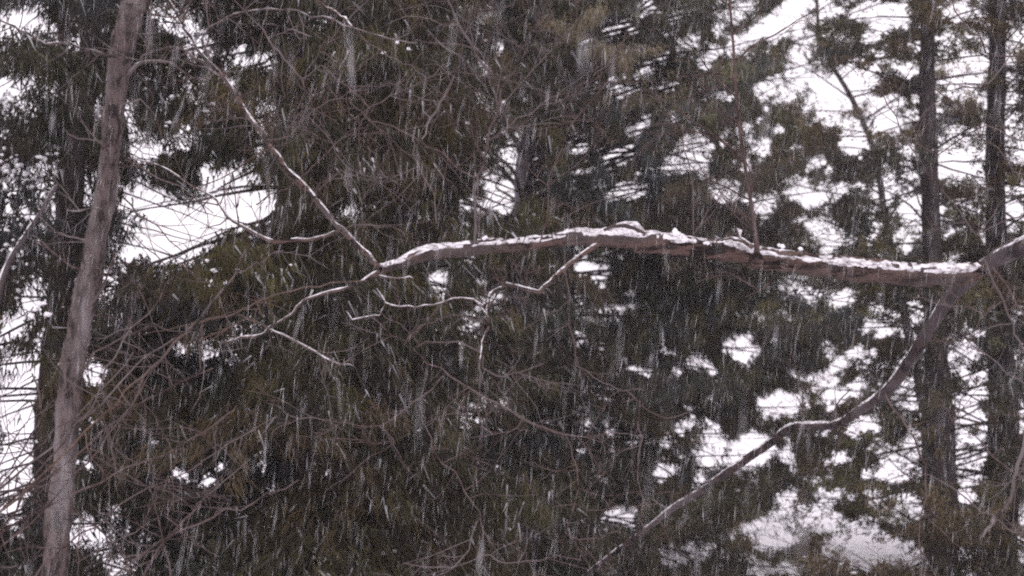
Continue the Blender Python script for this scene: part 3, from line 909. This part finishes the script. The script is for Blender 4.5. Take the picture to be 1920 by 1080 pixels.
# --- pine fork branches: bare limbs of the forked pine, children of a dead top
pine = [o for o in bpy.data.objects if o.get('label', '').startswith('pine with')][0]
for lst, n_ in [([(976, 285, 24), (970, 268, 20), (953, 245, 15), (944, 228, 12), (938, 205, 9), (934, 170, 6)], 10), ([(978, 276, 18), (984, 250, 13), (988, 232, 10), (996, 200, 7), (1002, 160, 5)], 10),
                ([(990, 264, 20), (1005, 257, 16), (1022, 258, 14), (1061, 247, 13), (1115, 230, 12), (1177, 214, 11), (1260, 194, 8), (1330, 178, 5)], 26),
                ([(996, 330, 12), (1016, 300, 9), (1018, 228, 8), (1049, 194, 7), (1090, 168, 5), (1149, 106, 4)], 22),
                ([(985, 380, 10), (1030, 340, 8), (1090, 345, 6), (1150, 338, 4)], 14)]:
    limb(pine, 'bare_limb', lst, 21.9, 21.7, M_pine if n_ < 22 else M_cbough, sides=9, step=0.06, rough=0.15, rfreq=12, twigs=n_, tl=(0.35, 1.4), tr=0.009, td=2)

# --- twiggy saplings in the middle distance and the near lower left
def sapling(label, stems, d, foot_px, mat=M_twig, tl=(0.12, 0.5), tr=0.0038, td=1, cat='sapling'):
    fx = P(foot_px, 0, d)[0]
    root = empty('bare_sapling', (fx, d, 0), label, cat, 'leafless trees and saplings')
    for s_ in stems:
        lst, n_ = s_[0], s_[1]
        m_ = s_[2] if len(s_) > 2 else mat
        sn = s_[3] if len(s_) > 3 else None
        limb(root, 'stem', lst, d, d - 0.3, m_, sides=6, step=0.05, rough=0.08, twigs=n_, tl=tl, tr=tr, td=td, snow=sn)
    return root, fx


def twig_set(root, stems, d, mat=M_twig, tl=(0.12, 0.5), tr=0.003, td=1):
    for s_ in stems:
        limb(root, 'twig', s_[0], d, d - 0.3, s_[2] if len(s_) > 2 else mat, sides=6, step=0.05, rough=0.08, twigs=s_[1], tl=tl, tr=tr, td=td, snow=s_[3] if len(s_) > 3 else None)


# shoot forking in a Y above the long branch
twig_set(old, [
    ([(939, 167, 8), (927, 144, 8), (904, 119, 7.5), (888, 90, 7), (871, 64, 6.5), (852, 28, 6), (841, 3, 5), (830, -40, 4)], 16, M_trunk),
    ([(939, 167, 8), (946, 156, 8), (971, 122, 7), (991, 78, 7), (1007, 50, 6), (1029, 3, 5), (1045, -40, 4)], 14, M_trunk),
    ([(912, 456, 9), (893, 433, 8), (890, 392, 7), (895, 345, 7), (908, 300, 7), (915, 264, 7.5), (929, 222, 8), (938, 192, 8), (939, 165, 8)], 12, M_twig),
    ([(802, 56, 4), (827, 83, 5), (860, 103, 6), (863, 122, 7), (846, 156, 7), (824, 192, 7), (807, 222, 6), (790, 262, 5)], 12, M_trunk),
    ([(863, 105, 5), (867, 80, 4), (880, 40, 3), (895, 0, 2.5)], 6),
    ([(915, 264, 5), (954, 239, 4.5), (1013, 197, 4), (1060, 175, 3.5), (1107, 153, 3), (1149, 106, 3), (1200, 40, 2)], 18),
    ([(929, 222, 4), (1000, 130, 3.5), (1060, 60, 3), (1100, -20, 2.5)], 16),
    ([(1012, 455, 4), (1030, 330, 4), (1090, 210, 3.5), (1140, 150, 3), (1175, 60, 2)], 22),
], 7.1, tl=(0.12, 0.6), td=2)
# twigs of the slim left branch, arching over the dark cedar
twig_set(old, [
    ([(398, 120, 6), (378, 75, 5), (392, 50, 5), (439, 26, 5), (494, 17, 5), (536, 18, 5), (605, 31, 5), (661, 51, 5), (717, 69, 5), (750, 76, 4.5), (783, 80, 4)], 24, M_trunk, dict(thick=0.002, patch=0.3, half=45, seed=61)),
    ([(661, 51, 4), (678, 69, 4), (728, 106, 4), (772, 122, 3.5), (800, 150, 3)], 12),
    ([(575, -20, 5), (594, 0, 5), (620, 16, 5), (647, 33, 5), (662, 52, 5)], 5, M_tan, dict(thick=0.003, patch=-0.1, half=60, seed=62)),
    ([(430, -20, 4), (450, 11, 4), (494, 55, 5), (511, 86, 5), (540, 118, 5), (567, 147, 5), (572, 170, 4), (558, 205, 4)], 14),
    ([(572, 150, 4), (592, 111, 4), (607, 80, 4), (622, 47, 3.5), (640, 0, 3)], 12),
    ([(494, 258, 5), (520, 262, 5), (544, 255, 6), (567, 225, 5), (600, 200, 5), (655, 172, 4), (690, 168, 3)], 16),
    ([(567, 147, 4), (603, 122, 4), (639, 155, 5), (678, 183, 5), (694, 205, 4)], 10),
    ([(655, 225, 4), (680, 212, 4), (700, 197, 4), (744, 175, 4), (794, 150, 3.5), (840, 118, 3)], 12),
    ([(655, 190, 4), (680, 210, 5), (694, 228, 5), (736, 236, 5), (772, 255, 6), (786, 264, 6), (830, 286, 6), (851, 310, 5), (890, 334, 5)], 14),
    ([(772, 255, 4), (778, 298, 4), (791, 324, 5), (813, 361, 5), (815, 380, 4), (818, 420, 3)], 6),
    ([(690, 205, 4), (674, 240, 4), (672, 280, 3.5), (678, 330, 3)], 9),
    ([(500, 45, 4), (530, 48, 4), (560, 60, 4), (582, 68, 3.5)], 2, M_trunk),
    ([(690, 275, 4), (695, 300, 4.5), (720, 330, 4.5), (745, 345, 4)], 5, M_trunk),
    ([(645, 430, 4), (695, 420, 4), (735, 425, 4), (760, 440, 3)], 5),
    ([(560, 335, 4), (600, 300, 4), (640, 260, 4), (700, 225, 3)], 9),
    ([(520, 290, 4), (560, 215, 4), (610, 250, 4), (640, 300, 3.5), (655, 360, 3)], 10),
    ([(585, 365, 4), (640, 320, 3.5), (690, 340, 3), (730, 330, 2.5)], 10),
], 7.3)
# twigs drooping below the crooked hanging branch
twig_set(old, [
    ([(900, 660, 6), (860, 640, 5), (800, 640, 5), (775, 655, 5), (800, 682, 5), (870, 722, 6), (930, 755, 6), (960, 772, 6), (1000, 795, 6), (1060, 815, 5), (1100, 820, 4), (1130, 830, 3)], 22),
    ([(900, 675, 6), (899, 720, 6), (896, 770, 5), (905, 800, 4), (925, 815, 3)], 6, M_trunk),
    ([(960, 772, 4), (946, 740, 4), (938, 715, 3)], 4),
    ([(830, 705, 5), (810, 730, 5), (790, 745, 5), (750, 775, 5), (715, 798, 5), (690, 800, 4), (640, 792, 4), (560, 785, 4), (500, 755, 3)], 18),
    ([(710, 798, 4), (740, 830, 4), (690, 826, 4), (640, 822, 3), (600, 826, 2.5)], 10),
    ([(896, 640, 4), (905, 690, 4), (945, 707, 4), (985, 695, 4), (1020, 682, 3)], 8),
    ([(880, 725, 4), (840, 745, 4), (870, 765, 3.5), (905, 760, 3)], 6),
    ([(905, 600, 5), (850, 590, 4), (790, 610, 4), (760, 640, 4), (735, 630, 3.5), (690, 590, 3)], 14),
    ([(800, 690, 4), (790, 760, 4), (810, 840, 4), (870, 920, 4), (900, 960, 4), (905, 1010, 4), (900, 1090, 4)], 20),
    ([(900, 970, 4), (880, 1030, 4), (850, 1064, 5), (790, 1062, 4), (756, 1055, 3)], 10),
    ([(902, 1040, 4), (950, 1056, 4), (1010, 1052, 4), (1090, 1050, 3)], 10),
    ([(1060, 815, 4), (1080, 870, 4), (1085, 915, 4), (1130, 930, 3), (1150, 960, 2.5)], 10),
    ([(1085, 915, 4), (1060, 1000, 4), (1100, 1010, 4), (1160, 995, 3)], 8),
], 6.9, tl=(0.1, 0.45))
# twigs below the long branch towards the right
twig_set(old, [
    ([(1060, 470, 4), (1070, 560, 4), (1080, 685, 4), (1130, 718, 4), (1175, 732, 4), (1215, 770, 4), (1250, 785, 3.5), (1300, 770, 3)], 14),
    ([(1200, 750, 4), (1205, 820, 4), (1195, 900, 3.5), (1213, 1000, 3)], 12),
], 7.2, tl=(0.1, 0.45))

# the tan twigs reaching up from the lower left
r_, fx = sapling('tan and reddish stems fanning up to the right from the lower left corner', [
    ([(442, 588, 7), (415, 594, 8), (390, 598, 9), (367, 606, 10), (345, 627, 10), (325, 644, 9), (300, 676, 8), (270, 705, 9), (234, 732, 7), (180, 790, 7), (120, 850, 8), (40, 930, 9), (-60, 1020, 10)], 16, M_tan),
    ([(503, 616, 6), (480, 603, 6.5), (460, 596, 7), (442, 590, 7)], 2, M_tan),
    ([(675, 527, 4), (620, 530, 5), (553, 544, 5.5), (498, 560, 5.5), (465, 577, 6), (442, 588, 6)], 5, M_tan),
    ([(462, 468, 5), (442, 513, 7), (420, 540, 8), (398, 566, 8), (380, 592, 8), (360, 615, 8), (320, 640, 6), (260, 680, 6), (150, 790, 7), (20, 900, 8), (-60, 960, 8)], 14, M_trunk),
    ([(530, 470, 4), (500, 485, 4), (470, 500, 4), (446, 512, 4)], 6, M_trunk),
    ([(440, 768, 5), (380, 812, 6), (330, 840, 6), (280, 862, 7), (220, 885, 7), (130, 930, 8), (0, 1000, 9), (-60, 1040, 9)], 18),
    ([(400, 690, 4), (340, 715, 5), (280, 745, 5), (200, 800, 6), (110, 880, 7), (0, 960, 8), (-60, 1000, 8)], 16),
    ([(560, 900, 4), (480, 940, 5), (400, 970, 6), (310, 1010, 7), (240, 1060, 8), (180, 1110, 9)], 20),
    ([(470, 860, 4), (400, 920, 5), (350, 970, 6), (310, 1010, 6), (285, 1050, 6), (260, 1110, 7)], 16),
    ([(290, 870, 4), (290, 950, 5), (305, 1010, 6), (320, 1080, 7), (325, 1120, 7)], 12),
    ([(330, 640, 4), (270, 720, 5), (215, 800, 5), (180, 850, 6), (130, 900, 6), (60, 980, 7), (-40, 1070, 8)], 16),
    ([(250, 660, 4), (190, 730, 4), (130, 790, 5), (60, 850, 5), (-20, 930, 6)], 14),
    ([(110, 885, 5), (60, 915, 6), (0, 950, 7), (-50, 980, 7)], 6, M_trunk),
    ([(80, 1040, 5), (40, 1058, 6), (-20, 1065, 6)], 5, M_trunk),
    ([(350, 480, 4), (300, 560, 5), (230, 640, 5), (190, 720, 5), (120, 830, 6), (30, 960, 7), (-40, 1060, 8)], 14),
    ([(520, 780, 4), (430, 830, 4), (360, 880, 5), (250, 930, 5), (150, 1000, 6), (60, 1090, 7)], 14),
    ([(0, 870, 4), (30, 820, 4), (60, 770, 3), (80, 730, 2.5)], 8),
    ([(60, 700, 5), (75, 750, 6), (80, 780, 6), (50, 830, 5), (20, 880, 4), (-30, 940, 5)], 8, M_trunk),
    ([(415, 545, 4), (330, 520, 4), (280, 470, 3.5), (240, 430, 3)], 8),
    ([(240, 1060, 6), (180, 985, 5), (130, 950, 5), (60, 935, 4)], 10),
], 6.7, -60, tl=(0.1, 0.5), tr=0.0035)
mb = MB()
ft = np.array([fx - 0.3, 6.5, 0.0])
for a_, b_ in [(-60, 1020), (-60, 960), (-60, 1040), (-60, 1000), (180, 1110), (260, 1110), (325, 1120), (-40, 1070), (-20, 930), (-50, 980), (-20, 1065), (-40, 1060), (60, 1090), (-30, 940)]:
    q0 = P(a_, b_, 6.4)
    tube(mb, [q0, (q0 + ft) / 2 + np.array([-0.1, 0, 0.1]), ft + np.array([random.uniform(-.1, .1), random.uniform(-.1, .1), 0])], [0.009, 0.012, 0.016], sides=6, step=0.15)
mb.build('lower_stem', M_twig, r_)

# twigs of the old tree that stray in from the right edge
twig_set(old, [
    ([(2300, 700, 24), (2100, 740, 18), (1960, 780, 14), (1920, 835, 12), (1908, 870, 12), (1900, 900, 12), (1895, 935, 12), (1875, 962, 11), (1858, 985, 10), (1842, 1008, 7)], 8, M_trunk),
    ([(2010, 760, 8), (1930, 725, 4), (1870, 680, 4), (1815, 640, 3), (1780, 600, 2.5)], 10),
    ([(1960, 790, 6), (1930, 905, 4), (1860, 855, 4), (1800, 800, 3), (1770, 760, 2.5)], 12),
    ([(1918, 850, 6), (1930, 1000, 5), (1840, 960, 4), (1760, 900, 4), (1700, 880, 3)], 12),
    ([(2320, 200, 22), (2100, 240, 12), (1930, 265, 5), (1850, 235, 4), (1760, 290, 4), (1720, 270, 3)], 12),
    ([(2100, 240, 8), (1930, 110, 5), (1870, 105, 5), (1820, 60, 4), (1790, 20, 4), (1770, -30, 3)], 14),
    ([(2050, 250, 8), (1930, 330, 4), (1840, 260, 4), (1800, 200, 4), (1745, 160, 3)], 12),
    ([(2000, 300, 6), (1930, 400, 4), (1830, 440, 4), (1740, 330, 4), (1690, 250, 3), (1650, 160, 3)], 18),
    ([(2000, 200, 6), (1930, 60, 4), (1860, 150, 4), (1830, 165, 4), (1780, 170, 3)], 8, M_trunk),
    ([(1660, 740, 6), (1700, 800, 6), (1735, 870, 5), (1728, 960, 5), (1720, 1100, 4)], 16),
], 7.5, tl=(0.1, 0.5))

# ------------------------------------------------------------------ falling snow: long wet flakes in the air
NF = 28000
d = 1.3 + (15 - 1.3) * RNG.random(NF * 3) ** 0.55
x = (RNG.random(NF * 3) * 2 - 1) * (0.40 * d + 0.9)
z = CAM_Z + (RNG.random(NF * 3) * 2 - 1) * (0.235 * d + 0.6)
okk = z > 0.2
ctr = np.stack([x, d, z], 1)[okk][:NF]
n = len(ctr)
ln = RNG.uniform(0.03, 0.13, n)
wd = RNG.uniform(0.0003, 0.0009, n) * np.exp(RNG.normal(0, 0.35, n))
nb_ = 10                                     # a few big soft ones drifting close by
ctr[:nb_, 1] = RNG.uniform(0.8, 2.4, nb_)
ctr[:nb_, 0] = (RNG.random(nb_) * 2 - 1) * (0.38 * ctr[:nb_, 1] + 0.1)
ctr[:nb_, 2] = CAM_Z + (RNG.random(nb_) * 2 - 1) * (0.22 * ctr[:nb_, 1] + 0.1)
ln[:nb_] = RNG.uniform(0.05, 0.13, nb_)
wd[:nb_] = RNG.uniform(0.0010, 0.0028, nb_)
ax = np.stack([RNG.normal(0.11, 0.10, n), RNG.normal(0, 0.08, n), np.ones(n)], 1)
ax /= np.linalg.norm(ax, axis=1)[:, None]
sx = np.cross(ax, (0, 1, 0))
sx /= np.linalg.norm(sx, axis=1)[:, None]
sy = np.cross(ax, sx)
V = np.empty((n, 5, 3))
V[:, 0] = ctr - ax * (ln * 0.5)[:, None]
for k in range(3):
    a = 2 * math.pi * k / 3
    V[:, 1 + k] = ctr + ax * (ln * RNG.uniform(-0.15, 0.2, n))[:, None] + (sx * math.cos(a) + sy * math.sin(a)) * wd[:, None]
V[:, 4] = ctr + ax * (ln * 0.5)[:, None]
b0 = (np.arange(n) * 5)[:, None, None]
T = np.array([[0, 2, 1], [0, 3, 2], [0, 1, 3], [4, 1, 2], [4, 2, 3], [4, 3, 1]])[None]
F = (b0 + T).reshape(-1, 3)
me = bpy.data.meshes.new('falling_snow')
me.vertices.add(n * 5)
me.vertices.foreach_set('co', V.astype(np.float32).ravel())
me.loops.add(len(F) * 3)
me.loops.foreach_set('vertex_index', F.astype(np.int32).ravel())
me.polygons.add(len(F))
me.polygons.foreach_set('loop_start', np.arange(0, len(F) * 3, 3, dtype=np.int32))
me.update(calc_edges=True)
me.materials.append(M_flake)
fo = bpy.data.objects.new('falling_snow', me)
COL.objects.link(fo)
tag(fo, 'long wet snowflakes falling through the air before the trees', None, None, 'stuff')
